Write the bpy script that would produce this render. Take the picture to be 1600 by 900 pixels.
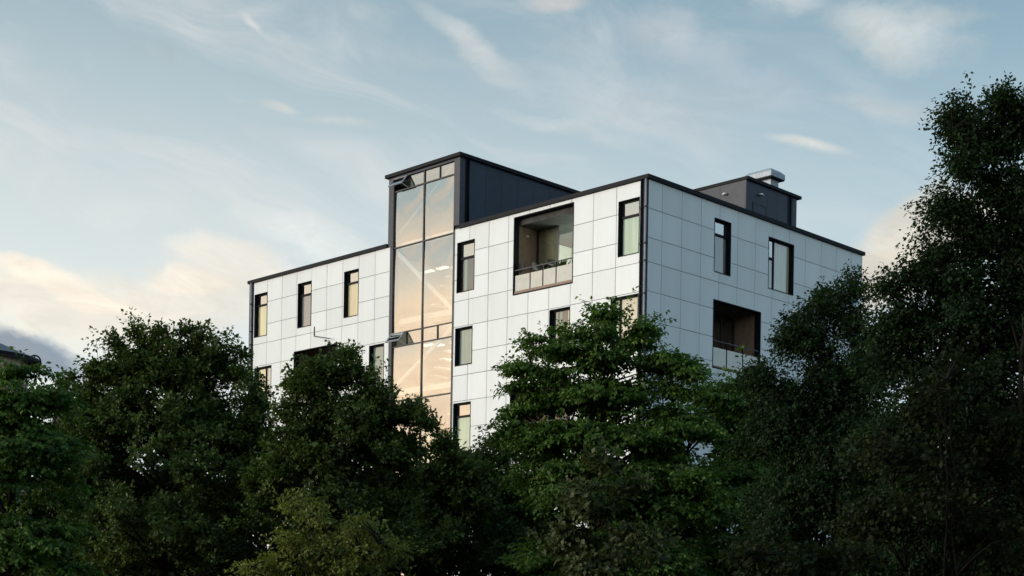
import bpy, bmesh, math, random
import numpy as np
from mathutils import Vector, Matrix
R = math.radians
for o in list(bpy.data.objects): bpy.data.objects.remove(o)
scene = bpy.context.scene
COL = scene.collection
random.seed(7)

# ------------------------------------------------------------------ camera
EYE = 1.65                                   # eye height above the ground (m)
FPX, HORIZON, ROLL = 2277.3, 980.7, R(0.966)   # focal length and horizon in photo pixels
cam = bpy.data.cameras.new('camera')
cam.sensor_width = 36; cam.lens = 36 * FPX / 1600
cam.shift_y = (HORIZON - 450) / 1600
cam.clip_start = 0.1; cam.clip_end = 6000
camo = bpy.data.objects.new('camera', cam); COL.objects.link(camo)
camo.location = (0, 0, EYE)
camo.rotation_euler = (Matrix.Rotation(R(90), 3, 'X') @ Matrix.Rotation(ROLL, 3, 'Z')).to_euler()
scene.camera = camo

def ray(px, py):
    a, b = (px - 800) / FPX, (HORIZON - py) / FPX
    c, s = math.cos(ROLL), math.sin(ROLL)
    return Vector((a * c - b * s, 1, a * s + b * c))
def at(px, py, D):                           # the point at distance D in front of the camera
    v = ray(px, py) * D
    return Vector((v.x, v.y, v.z + EYE))

# ------------------------------------------------------------------ sky, sun, exposure
SUN_AZ, SUN_EL = R(-108), R(5.0)             # azimuth from +y towards +x; evening sun to the left of the camera
scene.view_settings.view_transform = 'Standard'
scene.view_settings.look = 'None'
scene.view_settings.gamma = 1
scene.view_settings.exposure = EXPO = 1.4
SKY = 0.12
world = bpy.data.worlds.new('World'); scene.world = world
world.use_nodes = True
nt = world.node_tree; nt.nodes.clear()
class NB:                                    # small helper to write node maths
    def __init__(s, nt): s.nt = nt
    def n(s, t, **k):
        nd = s.nt.nodes.new(t)
        for a, b in k.items(): setattr(nd, a, b)
        return nd
    def link(s, a, b): s.nt.links.new(a, b)
    def put(s, sock, v):
        if hasattr(v, 'is_output') or isinstance(v, bpy.types.NodeSocket): s.link(v, sock)
        else: sock.default_value = v
    def m(s, op, a, b=0.0, c=0.0, clamp=False):
        nd = s.n('ShaderNodeMath', operation=op, use_clamp=clamp)
        for i, v in enumerate((a, b, c)): s.put(nd.inputs[i], v)
        return nd.outputs[0]
    def smooth(s, x, a, b, lo=0.0, hi=1.0):
        nd = s.n('ShaderNodeMapRange', interpolation_type='SMOOTHSTEP')
        for i, v in enumerate((x, a, b, lo, hi)): s.put(nd.inputs[i], v)
        return nd.outputs[0]
    def vec(s, x, y, z):
        nd = s.n('ShaderNodeCombineXYZ')
        for i, v in enumerate((x, y, z)): s.put(nd.inputs[i], v)
        return nd.outputs[0]
    def noise(s, v, scale, detail=5, rough=.55, dist=0.0):
        nd = s.n('ShaderNodeTexNoise')
        s.put(nd.inputs['Vector'], v); nd.inputs['Scale'].default_value = scale
        nd.inputs['Detail'].default_value = detail; nd.inputs['Roughness'].default_value = rough
        nd.inputs['Distortion'].default_value = dist
        return nd.outputs['Fac']
    def mix(s, f, a, b, mode='MIX'):
        nd = s.n('ShaderNodeMix', data_type='RGBA', blend_type=mode)
        s.put(nd.inputs[0], f); s.put(nd.inputs[6], a); s.put(nd.inputs[7], b)
        return nd.outputs[2]
def srgb(r, g, b):                           # 8-bit picture colour -> linear
    f = lambda c: (c / 255 / 12.92) if c <= 10 else ((c / 255 + .055) / 1.055) ** 2.4
    return (f(r), f(g), f(b), 1)

N = NB(nt)
KS = 1.18 / (SKY * 2 ** EXPO)                   # turns a picture colour into sky radiance at this exposure
def skycol(r, g, b, k=1.0):
    c = srgb(r, g, b); return (c[0] * KS * k, c[1] * KS * k, c[2] * KS * k, 1)
tc = N.n('ShaderNodeTexCoord')
sep = N.n('ShaderNodeSeparateXYZ'); N.link(tc.outputs['Generated'], sep.inputs[0])
dx, dy, dz = sep.outputs
az = N.m('ARCTAN2', dx, dy); el = N.m('ARCSINE', dz)
nish = N.n('ShaderNodeTexSky', sky_type='NISHITA')
nish.sun_disc = False; nish.sun_elevation = SUN_EL; nish.sun_rotation = SUN_AZ
nish.altitude = 50; nish.air_density = 1.0; nish.dust_density = 1.5; nish.ozone_density = 1.6
SKYTEST = False
# cosine of the angle to the sun's azimuth: clouds on the sunset side glow warmer and brighter
sunside = N.m('COSINE', N.m('SUBTRACT', az, SUN_AZ))
glow = N.smooth(sunside, 0.1, 1.0)
# the clear sky: the atmosphere model under a thin bright evening veil, warmer towards the sunset
veil = N.mix(N.smooth(el, 0.10, 0.56), skycol(230, 234, 230), skycol(104, 142, 160))
veil = N.mix(N.smooth(el, 0.5, 1.1), veil, skycol(112, 158, 188))
wveil = N.mix(N.smooth(el, 0.17, 0.30), skycol(250, 216, 176, 1.45), skycol(178, 196, 192, 1.1))
veil = N.mix(N.m('MULTIPLY', glow, .8), veil, wveil)
base = N.mix(0.88, nish.outputs[0], veil)
# high streaked cloud
ca, sa = math.cos(R(-17)), math.sin(R(-17))
ru = N.m('ADD', N.m('MULTIPLY', az, ca), N.m('MULTIPLY', el, sa))
rv = N.m('SUBTRACT', N.m('MULTIPLY', el, ca), N.m('MULTIPLY', az, sa))
cw = N.noise(N.vec(N.m('MULTIPLY', az, 3.0), N.m('MULTIPLY', el, 4.0), 8.1), 1.0, 3, .5)
cir = N.noise(N.vec(N.m('ADD', N.m('MULTIPLY', ru, 5.5), N.m('MULTIPLY', cw, 1.2)), N.m('ADD', N.m('MULTIPLY', rv, 19.0), N.m('MULTIPLY', cw, 3.0)), 3.1), 1.0, 10, .60, .5)
patch = N.noise(N.vec(N.m('MULTIPLY', az, 2.6), N.m('MULTIPLY', el, 5.0), 5.5), 1.0, 3, .5)
cirm = N.m('MULTIPLY', N.m('MULTIPLY', N.smooth(cir, .42, .74), N.smooth(patch, .30, .58)), N.smooth(el, .05, .2))
warmcol = N.mix(glow, skycol(224, 220, 216), skycol(255, 212, 172, 1.3))
out = N.mix(N.m('MULTIPLY', cirm, .55), base, warmcol)
# low cloud banks along the whole horizon
low = N.noise(N.vec(N.m('MULTIPLY', az, 2.2), N.m('MULTIPLY', el, 6.5), 1.7), 2.0, 7, .58, .3)
lowm = N.m('MULTIPLY', N.smooth(low, .40, .66), N.smooth(el, .26, .10))
lowcol = N.mix(glow, skycol(205, 214, 220), skycol(248, 214, 182, 1.15))
lown = N.noise(N.vec(N.m('MULTIPLY', az, 7.0), N.m('MULTIPLY', el, 40.0), 6.2), 1.0, 8, .6, .6)
lowcol = N.mix(N.smooth(lown, .46, .68, 0.0, .6), lowcol, N.mix(glow, skycol(176, 188, 198), skycol(178, 158, 142)))
out = N.mix(N.m('MULTIPLY', lowm, .75), out, lowcol)
# single clouds: an ellipse in azimuth and elevation broken up by noise
wn = N.n('ShaderNodeTexNoise'); N.link(N.vec(N.m('MULTIPLY', az, 9.0), N.m('MULTIPLY', el, 14.0), .4), wn.inputs['Vector'])
wn.inputs['Scale'].default_value = 1.0; wn.inputs['Detail'].default_value = 7; wn.inputs['Roughness'].default_value = .62
wsep = N.n('ShaderNodeSeparateColor'); N.link(wn.outputs['Color'], wsep.inputs[0])
fine = N.noise(N.vec(N.m('MULTIPLY', N.m('ADD', az, N.m('MULTIPLY', el, .5)), 15.0), N.m('MULTIPLY', el, 30.0), 2.3), 1.0, 10, .66, .5)
def cloud(out, px, py, wpx, hpx, tilt, col, op, warp=.05, edge=.9, rag=1.5):
    d = ray(px, py).normalized()
    a0, e0 = math.atan2(d.x, d.y), math.asin(d.z)
    sx, sy = wpx / FPX, hpx / FPX
    a = N.m('ADD', N.m('SUBTRACT', az, a0), N.m('MULTIPLY', N.m('SUBTRACT', wsep.outputs[0], .5), warp * 1.6))
    e = N.m('ADD', N.m('SUBTRACT', el, e0), N.m('MULTIPLY', N.m('SUBTRACT', wsep.outputs[1], .5), warp))
    c, s = math.cos(R(tilt)), math.sin(R(tilt))
    p = N.m('DIVIDE', N.m('ADD', N.m('MULTIPLY', a, c), N.m('MULTIPLY', e, s)), sx)
    q = N.m('DIVIDE', N.m('SUBTRACT', N.m('MULTIPLY', e, c), N.m('MULTIPLY', a, s)), sy)
    r = N.m('SQRT', N.m('ADD', N.m('MULTIPLY', p, p), N.m('MULTIPLY', q, q)))
    r = N.m('ADD', r, N.m('MULTIPLY', N.m('SUBTRACT', fine, .5), rag))
    front = N.smooth(dy, 0.0, .3)
    body = N.m('ADD', .62, N.m('MULTIPLY', fine, .62), clamp=True)
    msk = N.m('MULTIPLY', N.m('MULTIPLY', N.m('MULTIPLY', N.smooth(r, 1.0 + edge * .4, 1.0 - edge), op), front), body)
    shade = N.mix(N.smooth(fine, .34, .66), tuple(c * .84 for c in col[:3]) + (1,), tuple(c * 1.06 for c in col[:3]) + (1,))
    return N.mix(msk, out, shade)
for args in (
    (150, 480, 330, 62, 3, skycol(236, 225, 208), .75, .06, .6, 1.2),      # cream bank low on the left
    (55, 432, 85, 22, -6, skycol(246, 234, 216), .8, .04, .6, 1.4),
    (160, 470, 70, 16, -6, skycol(250, 236, 218), .8, .04, .6, 1.4),
    (370, 412, 115, 32, -10, skycol(246, 236, 222), .8, .05, .6, 1.4),
    (300, 445, 80, 20, -6, skycol(250, 238, 220), .8, .05, .6, 1.4),
    (500, 372, 130, 30, -12, skycol(236, 236, 230), .65, .06, .9, 1.5),
    (30, 548, 125, 32, -11, skycol(128, 142, 158), .97, .04, .5, .9),      # grey-blue cloud behind the far-left building
    (1440, 385, 165, 62, 27, skycol(240, 219, 198), .95, .04, .35, .8),   # pale cumulus right of the roof
    (1395, 350, 60, 26, 24, skycol(248, 230, 210), .85, .03, .5, 1.1),
    (1440, 315, 50, 24, 24, skycol(246, 230, 212), .85, .03, .5, 1.1),
    (1410, 45, 105, 44, -14, skycol(234, 226, 216), .75, .07, .9, 1.6),
    (1230, 4, 70, 20, 0, skycol(225, 220, 216), .7, .05, .9, 1.5),
    (1262, 227, 70, 9, -14, skycol(236, 224, 210), .75, .014, .9, 1.2),    # thin streaks
    (740, 70, 115, 20, -28, skycol(224, 220, 214), .6, .045, .95, 1.7),
    (870, 8, 46, 13, 4, skycol(222, 214, 208), .85, .03, .9, 1.4),
    (440, 160, 26, 7, -12, skycol(218, 215, 208), .7, .02, .9, 1.5),
    (525, 188, 55, 7, -4, skycol(210, 210, 206), .5, .02, .9, 1.5),
    (395, 34, 20, 7, -35, skycol(212, 212, 208), .75, .02, .9, 1.4),
    (255, 75, 60, 14, -6, skycol(178, 188, 192), .5, .04, .95, 1.6),
    (990, 150, 170, 52, -18, skycol(202, 204, 206), .60, .08, .95, 1.7),
    (1070, 70, 90, 30, -16, skycol(208, 206, 206), .60, .06, .95, 1.7),
    (1180, 130, 120, 30, -16, skycol(200, 202, 206), .5, .06, .95, 1.7),
    (1400, 165, 110, 20, -12, skycol(208, 204, 200), .55, .05, .9, 1.6),
    (900, 205, 120, 16, -10, skycol(214, 214, 212), .5, .05, .95, 1.6),
): out = cloud(out, *args)
# the side of the sky away from the sunset is dimmer and bluer
anti = N.smooth(sunside, .1, -1.0)
out = N.mix(anti, out, N.mix(1.0, out, (.60, .76, .87, 1), 'MULTIPLY'))
bg = N.n('ShaderNodeBackground'); bg.inputs[1].default_value = SKY
N.link(out, bg.inputs[0])
wo = N.n('ShaderNodeOutputWorld'); N.link(bg.outputs[0], wo.inputs[0])
world.cycles.sampling_method = 'MANUAL'; world.cycles.sample_map_resolution = 1024

sun = bpy.data.lights.new('sun', 'SUN'); sun.energy = 1.0; sun.angle = R(25); sun.color = (1, .94, .86)
suno = bpy.data.objects.new('sun', sun); COL.objects.link(suno)
sd = Vector((math.sin(SUN_AZ) * math.cos(SUN_EL), math.cos(SUN_AZ) * math.cos(SUN_EL), math.sin(SUN_EL)))
suno.rotation_euler = sd.to_track_quat('Z', 'Y').to_euler(); suno.location = sd * 200 + Vector((0, 0, 60))

# ------------------------------------------------------------------ materials
MATS = {}
def mat(name, col, rough=.6, metal=0.0, var=.0, vscale=3.0, bump=0.0, bscale=40.0, rnd=.0, spec=.5, emit=None, estr=0.0):
    """Principled surface with noise variation, optional bump and per-object variation"""
    m = bpy.data.materials.new(name); m.use_nodes = True
    q = NB(m.node_tree); b = m.node_tree.nodes['Principled BSDF']
    c = (*col, 1)
    b.inputs['Roughness'].default_value = rough; b.inputs['Metallic'].default_value = metal
    b.inputs['Specular IOR Level'].default_value = spec
    t = q.n('ShaderNodeTexCoord')
    colr = c
    if var:
        vv, sc = t.outputs['Object'], vscale
        if isinstance(vscale, tuple):
            mp = q.n('ShaderNodeMapping'); mp.inputs['Scale'].default_value = vscale; q.link(vv, mp.inputs[0]); vv, sc = mp.outputs[0], 1.0
        f = q.noise(vv, sc, 6, .6)
        colr = q.mix(q.smooth(f, .3, .7), tuple(x * (1 - var) for x in col) + (1,), tuple(min(1, x * (1 + var)) for x in col) + (1,))
    if rnd:
        oi = q.n('ShaderNodeObjectInfo')
        k = q.m('ADD', 1 - rnd, q.m('MULTIPLY', oi.outputs['Random'], 2 * rnd))
        colr = q.mix(1.0, colr, q.vec(k, k, k), 'MULTIPLY')
    q.put(b.inputs['Base Color'], colr)
    if bump:
        f = q.noise(t.outputs['Object'], bscale, 4, .6)
        bp = q.n('ShaderNodeBump'); bp.inputs['Strength'].default_value = bump; bp.inputs['Distance'].default_value = .01
        q.link(f, bp.inputs['Height']); q.link(bp.outputs[0], b.inputs['Normal'])
    if emit:
        b.inputs['Emission Color'].default_value = (*emit, 1); b.inputs['Emission Strength'].default_value = estr
    MATS[name] = m
    return m
mat('panel', (.73, .79, .83), .38, var=.03, vscale=(2.2, 2.2, .35), rnd=.045, spec=.5, bump=.05, bscale=3)
mat('core', (.27, .28, .29), .8, var=.2)
mat('dark_metal', (.006, .008, .013), .55, spec=.15, var=.15)
mat('grey_metal', (.048, .054, .076), .45, spec=.3, var=.12)
mat('tower_clad', (.024, .036, .064), .4, spec=.3, var=.10, rnd=.12)
mat('pipe', (.30, .31, .34), .4, var=.1)
mat('zinc', (.34, .40, .46), .5, metal=.15, var=.15, vscale=5)
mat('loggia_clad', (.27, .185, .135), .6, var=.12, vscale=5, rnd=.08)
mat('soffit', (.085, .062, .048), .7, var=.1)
mat('concrete', (.36, .35, .33), .8, var=.12)
mat('plaster', (.42, .43, .40), .85, var=.06)
mat('mint', (.58, .74, .62), .85, var=.05)
mat('steel_white', (.88, .90, .86), .45, var=.05)
mat('black', (.015, .015, .017), .5)
mat('carpet', (.12, .11, .10), .9, var=.2)
mat('roofing', (.06, .06, .062), .9, var=.25, bump=.3)
mat('ground', (.030, .036, .018), .95, var=.5, vscale=.4, bump=.6, bscale=6)
mat('bark', (.020, .017, .014), .9, spec=.08, var=.4, vscale=9, bump=.8, bscale=30)
mat('bark_pale', (.16, .15, .13), .8, var=.45, vscale=7, bump=.5, bscale=25)
for nm, c in dict(blind_cream=(.80, .76, .50), blind_grey=(.27, .27, .285), blind_beige=(.74, .69, .58), blind_teal=(.25, .36, .36),
                  blind_mint=(.56, .72, .60), unlit_room_backing=(.06, .065, .08), blind_warm=(.80, .69, .46), blind_pale=(.56, .62, .60)).items():  # the near-black colour stands in for the darkness of an unlit room
    mat(nm, c, .8, var=.13, vscale=(9, 9, .25))
mat('curtain_olive', (.20, .20, .13), .8, var=.1)
mat('lamp_glow', (.9, .88, .8), .5, emit=(1, .93, .78), estr=.5)
mat('lamp_white', (.8, .8, .78), .4)
mat('far_teal', (.13, .24, .27), .3, var=.1); mat('far_orange', (.62, .40, .22), .7, var=.1); mat('far_cream', (.62, .52, .42), .7, var=.08)

def glass(name, tint, refl, rough=.01, rc=(1, 1, 1)):
    m = bpy.data.materials.new(name); m.use_nodes = True
    t = m.node_tree; t.nodes.clear(); q = NB(t)
    tr = q.n('ShaderNodeBsdfTransparent'); tr.inputs[0].default_value = (*tint, 1)
    gl = q.n('ShaderNodeBsdfGlossy'); gl.inputs['Roughness'].default_value = rough; gl.inputs['Color'].default_value = (*rc, 1)
    lw = q.n('ShaderNodeLayerWeight'); lw.inputs['Blend'].default_value = .35
    f = q.m('ADD', refl, q.m('MULTIPLY', lw.outputs['Facing'], (1 - refl) * .55), clamp=True)
    mx = q.n('ShaderNodeMixShader'); q.link(f, mx.inputs[0]); q.link(tr.outputs[0], mx.inputs[1]); q.link(gl.outputs[0], mx.inputs[2])
    o = q.n('ShaderNodeOutputMaterial'); q.link(mx.outputs[0], o.inputs[0])
    MATS[name] = m
glass('glass_window', (.80, .86, .84), .58)
glass('glass_clear', (.90, .93, .92), .08)
glass('glass_tower', (.84, .88, .86), .50)
def frosted():
    m = bpy.data.materials.new('glass_rail'); m.use_nodes = True
    t = m.node_tree; q = NB(t); b = t.nodes['Principled BSDF']
    tcx = q.n('ShaderNodeTexCoord'); f = q.noise(tcx.outputs['Object'], 2.2, 4, .6)
    q.link(q.mix(f, (.50, .50, .46, 1), (.70, .71, .68, 1)), b.inputs['Base Color'])
    b.inputs['Roughness'].default_value = .12; b.inputs['Coat Weight'].default_value = .6; b.inputs['Coat Roughness'].default_value = .04
    MATS['glass_rail'] = m
frosted()

# ------------------------------------------------------------------ mesh helpers
class MB:
    def __init__(s): s.v = []; s.f = []
    def box(s, x0, x1, y0, y1, z0, z1):
        x0, x1 = sorted((x0, x1)); y0, y1 = sorted((y0, y1)); z0, z1 = sorted((z0, z1))
        n = len(s.v)
        s.v += [(x, y, z) for z in (z0, z1) for y in (y0, y1) for x in (x0, x1)]
        s.f += [tuple(n + i for i in q) for q in ((0, 2, 3, 1), (4, 5, 7, 6), (0, 1, 5, 4), (2, 6, 7, 3), (0, 4, 6, 2), (1, 3, 7, 5))]
        return s
    def fbox(s, fac, s0, s1, z0, z1, d0, d1):      # facade box: along the wall, up, outward
        return s.box(-d1, -d0, s0, s1, z0, z1) if fac == 'A' else s.box(s0, s1, -d1, -d0, z0, z1)
    def hexa(s, p):                                # 8 points ordered like box()
        n = len(s.v); s.v += [tuple(q) for q in p]
        s.f += [tuple(n + i for i in q) for q in ((0, 2, 3, 1), (4, 5, 7, 6), (0, 1, 5, 4), (2, 6, 7, 3), (0, 4, 6, 2), (1, 3, 7, 5))]
        return s
    def tube(s, pts, radii, k=8, cap=True):
        pts = [Vector(p) for p in pts]; n0 = len(s.v)
        if not hasattr(radii, '__len__'): radii = [radii] * len(pts)
        for i, p in enumerate(pts):
            d = (pts[min(i + 1, len(pts) - 1)] - pts[max(i - 1, 0)])
            d = d.normalized() if d.length > 1e-9 else Vector((0, 0, 1))
            a = d.orthogonal().normalized() if abs(d.z) < .9 else Vector((1, 0, 0)).cross(d).normalized()
            a = (Vector((0, 0, 1)).cross(d)).normalized() if abs(d.z) < .9 else a
            b = d.cross(a)
            for j in range(k):
                t = 2 * math.pi * j / k
                s.v.append(tuple(p + (a * math.cos(t) + b * math.sin(t)) * radii[i]))
        for i in range(len(pts) - 1):
            for j in range(k):
                j2 = (j + 1) % k
                s.f.append((n0 + i * k + j, n0 + i * k + j2, n0 + (i + 1) * k + j2, n0 + (i + 1) * k + j))
        if cap:
            s.f.append(tuple(n0 + j for j in reversed(range(k)))); s.f.append(tuple(n0 + (len(pts) - 1) * k + j for j in range(k)))
        return s
    def mesh(s, name, m):
        me = bpy.data.meshes.new(name); me.from_pydata(s.v, [], s.f); me.update()
        me.materials.append(MATS[m] if isinstance(m, str) else m)
        return me
    def build(s, name, m, parent=None, smooth=False):
        me = s.mesh(name, m)
        if smooth:
            me.polygons.foreach_set('use_smooth', [True] * len(me.polygons))
        return link(name, me, parent)
def link(name, me, parent=None, loc=None):
    o = bpy.data.objects.new(name, me); COL.objects.link(o)
    if parent: o.parent = parent
    if loc: o.location = loc
    return o
def empty(name, loc, rz=0.0):
    o = bpy.data.objects.new(name, None); COL.objects.link(o)
    o.location = loc; o.rotation_euler = (0, 0, rz); o.empty_display_size = .3
    return o
def tag(o, label, cat, group=None, kind=None):
    if label: o['label'] = label
    if cat: o['category'] = cat
    if group: o['group'] = group
    if kind: o['kind'] = kind
    return o

# ------------------------------------------------------------------ ground
g = MB(); g.v = [(-2500, -2500, 0), (2500, -2500, 0), (2500, 2500, 0), (-2500, 2500, 0)]; g.f = [(0, 1, 2, 3)]
gr = g.build('ground', 'ground'); gr['kind'] = 'structure'

# ------------------------------------------------------------------ the building
# local frame: origin at the near corner on the ground, x along the right facade (B), y along the left facade (A)
E0 = EYE
bld = empty('apartment_building', (5.110, 58.0, 0), R(90 - 44.914))
tag(bld, 'white panel-clad apartment block with glazed stair tower and dark rooftop boxes behind the trees', 'building')
bmat = bld.matrix_basis.copy()
LA, LB = 27.2, 15.9
ZT = 17.957 + E0
UJ = [.32, 1.63, 2.88, 4.12, 5.35, 6.58, 7.83, 9.06, 10.30, 11.27]
UJ2 = [15.8, 16.89, 18.13, 19.38, 20.63, 21.88, 23.12, 24.38, 25.65, 26.88]
VJ = [.06, .93, 2.2, 3.48, 4.75, 6.03, 7.31, 8.6, 9.87, 11.15, 12.42, 13.68, 14.98, 15.88]
ZJ = [z + E0 for z in (17.957, 16.81, 15.65, 14.68, 13.52, 12.34, 11.32, 10.155, 8.96, 8.0)]
ZLOW = [z + E0 for z in (8.0, 6.85, 5.7, 4.7, 3.55, 2.4, 1.4, .3, -1.1)]
Z = lambda z: z + E0
OP = {'A': {}, 'B': {}}      # openings: s0, s1, z0, z1
OPA = [(25.67, 26.80, 15.06, 17.32), (21.90, 23.02, 15.06, 17.32), (18.14, 19.26, 15.06, 17.32), (9.97, 11.11, 15.06, 17.32),
       (10.03, 11.15, 11.76, 13.46), (10.06, 11.20, 7.85, 10.07), (16.13, 17.24, 11.2, 13.44), (25.21, 26.70, 11.2, 13.44),
       (.41, 1.52, 15.08, 17.32), (.40, 1.86, 11.2, 13.45), (4.11, 5.29, 11.2, 13.46)]
LOGA = [(3.985, 7.505, 14.42, 17.80), (19.71, 23.27, 11.05, 13.89), (4.0, 7.57, 7.70, 10.50)]
OPB = [(4.39, 5.54, 15.08, 17.34), (8.29, 10.23, 15.07, 17.33)]
LOGB = [(4.395, 7.79, 11.05, 13.92)]
absz = lambda l: [(a, b, Z(c), Z(d)) for a, b, c, d in l]
OPA, LOGA, OPB, LOGB = map(absz, (OPA, LOGA, OPB, LOGB))
TOWER = (11.27, 15.8)
ALL = {'A': OPA + LOGA, 'B': OPB + LOGB}

def cut_cell(s0, s1, z0, z1, holes, gap=.0):
    """rectangle minus holes as a grid of (a,b,c,d,keep)"""
    hs = [h for h in holes if h[0] < s1 - 1e-4 and h[1] > s0 + 1e-4 and h[2] < z1 - 1e-4 and h[3] > z0 + 1e-4]
    xs = sorted({s0, s1} | {min(max(h[i], s0), s1) for h in hs for i in (0, 1)})
    zs = sorted({z0, z1} | {min(max(h[i], z0), z1) for h in hs for i in (2, 3)})
    keep = {}
    for i in range(len(xs) - 1):
        for j in range(len(zs) - 1):
            cx, cz = (xs[i] + xs[i + 1]) / 2, (zs[j] + zs[j + 1]) / 2
            keep[i, j] = not any(h[0] < cx < h[1] and h[2] < cz < h[3] for h in hs)
    return xs, zs, keep
def slab_mesh(mb, fac, xs, zs, keep, d0, d1):
    """extruded plate with holes: front at d1, back at d0"""
    P = (lambda s, z, d: (-d, s, z)) if fac == 'A' else (lambda s, z, d: (s, -d, z))
    idx = {}
    def V(i, j, d):
        k = (i, j, d)
        if k not in idx:
            idx[k] = len(mb.v); mb.v.append(P(xs[i], zs[j], d))
        return idx[k]
    # seen from outside: A runs right-to-left, B left-to-right
    fl = (lambda t: tuple(reversed(t))) if fac == 'A' else (lambda t: t)
    for (i, j), kp in keep.items():
        if not kp: continue
        mb.f.append(fl((V(i, j, d1), V(i + 1, j, d1), V(i + 1, j + 1, d1), V(i, j + 1, d1))))
        mb.f.append(fl((V(i, j, d0), V(i, j + 1, d0), V(i + 1, j + 1, d0), V(i + 1, j, d0))))
        for (ni, nj, a, b) in ((i, j - 1, (i, j), (i + 1, j)), (i + 1, j, (i + 1, j), (i + 1, j + 1)), (i, j + 1, (i + 1, j + 1), (i, j + 1)), (i - 1, j, (i, j + 1), (i, j))):
            if not keep.get((ni, nj), False):
                mb.f.append(fl((V(*a, d0), V(*b, d0), V(*b, d1), V(*a, d1))))

# structural wall behind the panels, one part for each side, with the openings cut through
def wall_part(fac, s0, s1, holes, name):
    mb = MB(); xs, zs, keep = cut_cell(s0, s1, 0, ZT, holes)
    slab_mesh(mb, fac, xs, zs, keep, -.30, -.035)
    return mb.build(name, 'core', bld)
wallA = wall_part('A', 0.30, LA, ALL['A'] + [(TOWER[0], TOWER[1], -1, ZT + 1)], 'wall')
wallB = wall_part('B', 0.035, LB, ALL['B'], 'wall')
MB().box(.3, LB, LA - .3, LA - .001, 0, ZT).build('wall', 'core', bld)
MB().box(LB - .3, LB - .001, .301, LA - .301, 0, ZT).build('wall', 'core', bld)
rf = MB().box(.31, LB - .31, .31, LA - .31, ZT - .45, ZT - .2).build('roof', 'roofing', bld)

# cladding panels, each its own piece
GAP = .011
def hole_grow(h, g=.012): return (h[0] - g, h[1] + g, h[2] - g, h[3] + g)
shared = {}
def panels(fac, joints, zj, holes, parent):
    holes = [hole_grow(h) for h in holes]
    for a, b in zip(joints[:-1], joints[1:]):
        for zt, zb in zip(zj[:-1], zj[1:]):
            xs, zs, keep = cut_cell(a + GAP, b - GAP, zb + GAP, zt - GAP, holes)
            if not any(keep.values()): continue
            key = (fac, tuple(round(x - a, 2) for x in xs), tuple(round(z - zb, 2) for z in zs), tuple(keep.values()))
            if key not in shared:
                mb = MB(); slab_mesh(mb, fac, [x - a for x in xs], [z - zb for z in zs], keep, -.012, 0.0)
                shared[key] = mb.mesh('panel', 'panel')
            jit = random.uniform(-.0015, .0015)
            o = link('panel', shared[key], parent, (-jit, a, zb) if fac == 'A' else (a, -jit, zb))
            o.rotation_euler = (0, random.uniform(-.0012, .0012), random.uniform(-.0015, .0015)) if fac == 'A' else (random.uniform(-.0012, .0012), 0, random.uniform(-.0015, .0015))
panels('A', UJ, ZJ, ALL['A'], wallA)
panels('A', UJ2, ZJ, ALL['A'], wallA)
panels('B', VJ, ZJ, ALL['B'], wallB)
mb = MB()
for fac, jj, wl in (('A', UJ, wallA), ('A', UJ2, wallA), ('B', VJ, wallB)):
    mb = MB()
    for a, b in zip(jj[:-1], jj[1:]):
        for zt, zb in zip(ZLOW[:-1], ZLOW[1:]):
            xs, zs, keep = cut_cell(a + GAP, b - GAP, zb + GAP, zt - GAP, [hole_grow(h) for h in ALL[fac]])
            slab_mesh(mb, fac, xs, zs, keep, -.012, 0)
    mb.build('lower_panels', 'panel', wl)['kind'] = 'stuff'
# corner trims
MB().box(-.002, .035, .035, .30, 0, ZT).box(.0, .05, .0, .034, 0, ZT).build('corner_trim', 'grey_metal', bld)
MB().fbox('A', 26.90, LA, 0, ZT, -.034, -.004).build('corner_trim', 'grey_metal', bld)
MB().box(LB + .001, LB + .02, .0, .3, 0, ZT).build('corner_trim', 'panel', bld)

# copings
def coping(*boxes):
    m = MB()
    for b in boxes: m.box(*b)
    return m.build('coping', 'dark_metal', bld)
CZ0, CZ1 = ZT + .004, ZT + .165
coping((-.11, .36, -.11, 10.995, CZ0, CZ1))
coping((-.11, .36, 15.955, LA + .14, CZ0, CZ1))
coping((.361, LB + .11, -.11, .36, CZ0, CZ1))
coping((.361, LB + .11, LA - .36, LA + .11, CZ0, CZ1))
coping((LB - .36, LB + .11, .361, LA - .361, CZ0, CZ1))

def pane_mesh(fac, s0, s1, z0, z1, d, bow=0.0, n=8, tilt=0.0, th=.02):
    """glass unit, its outer face bowed by `bow` metres as sealed units are"""
    mb = MB(); P = (lambda s, z, dd: (-dd, s, z)) if fac == 'A' else (lambda s, z, dd: (s, -dd, z))
    fl = (lambda t: tuple(reversed(t))) if fac == 'A' else (lambda t: t)
    for i in range(n + 1):
        for j in range(n + 1):
            a, b = i / n, j / n
            h = bow * (1 - (2 * b - 1) ** 2) * (1 - .55 * (2 * a - 1) ** 4) + tilt * (b - .5) * (z1 - z0)
            mb.v.append(P(s0 + (s1 - s0) * a, z0 + (z1 - z0) * b, d + h))
    q = lambda i, j: i * (n + 1) + j
    for i in range(n):
        for j in range(n): mb.f.append(fl((q(i, j), q(i + 1, j), q(i + 1, j + 1), q(i, j + 1))))
    return mb
def pane(fac, s0, s1, z0, z1, d, m, parent, bow=0.0, tilt=0.0, name='pane'):
    return pane_mesh(fac, s0, s1, z0, z1, d, bow, 8 if bow else 2, tilt).build(name, m, parent, smooth=True)

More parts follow.
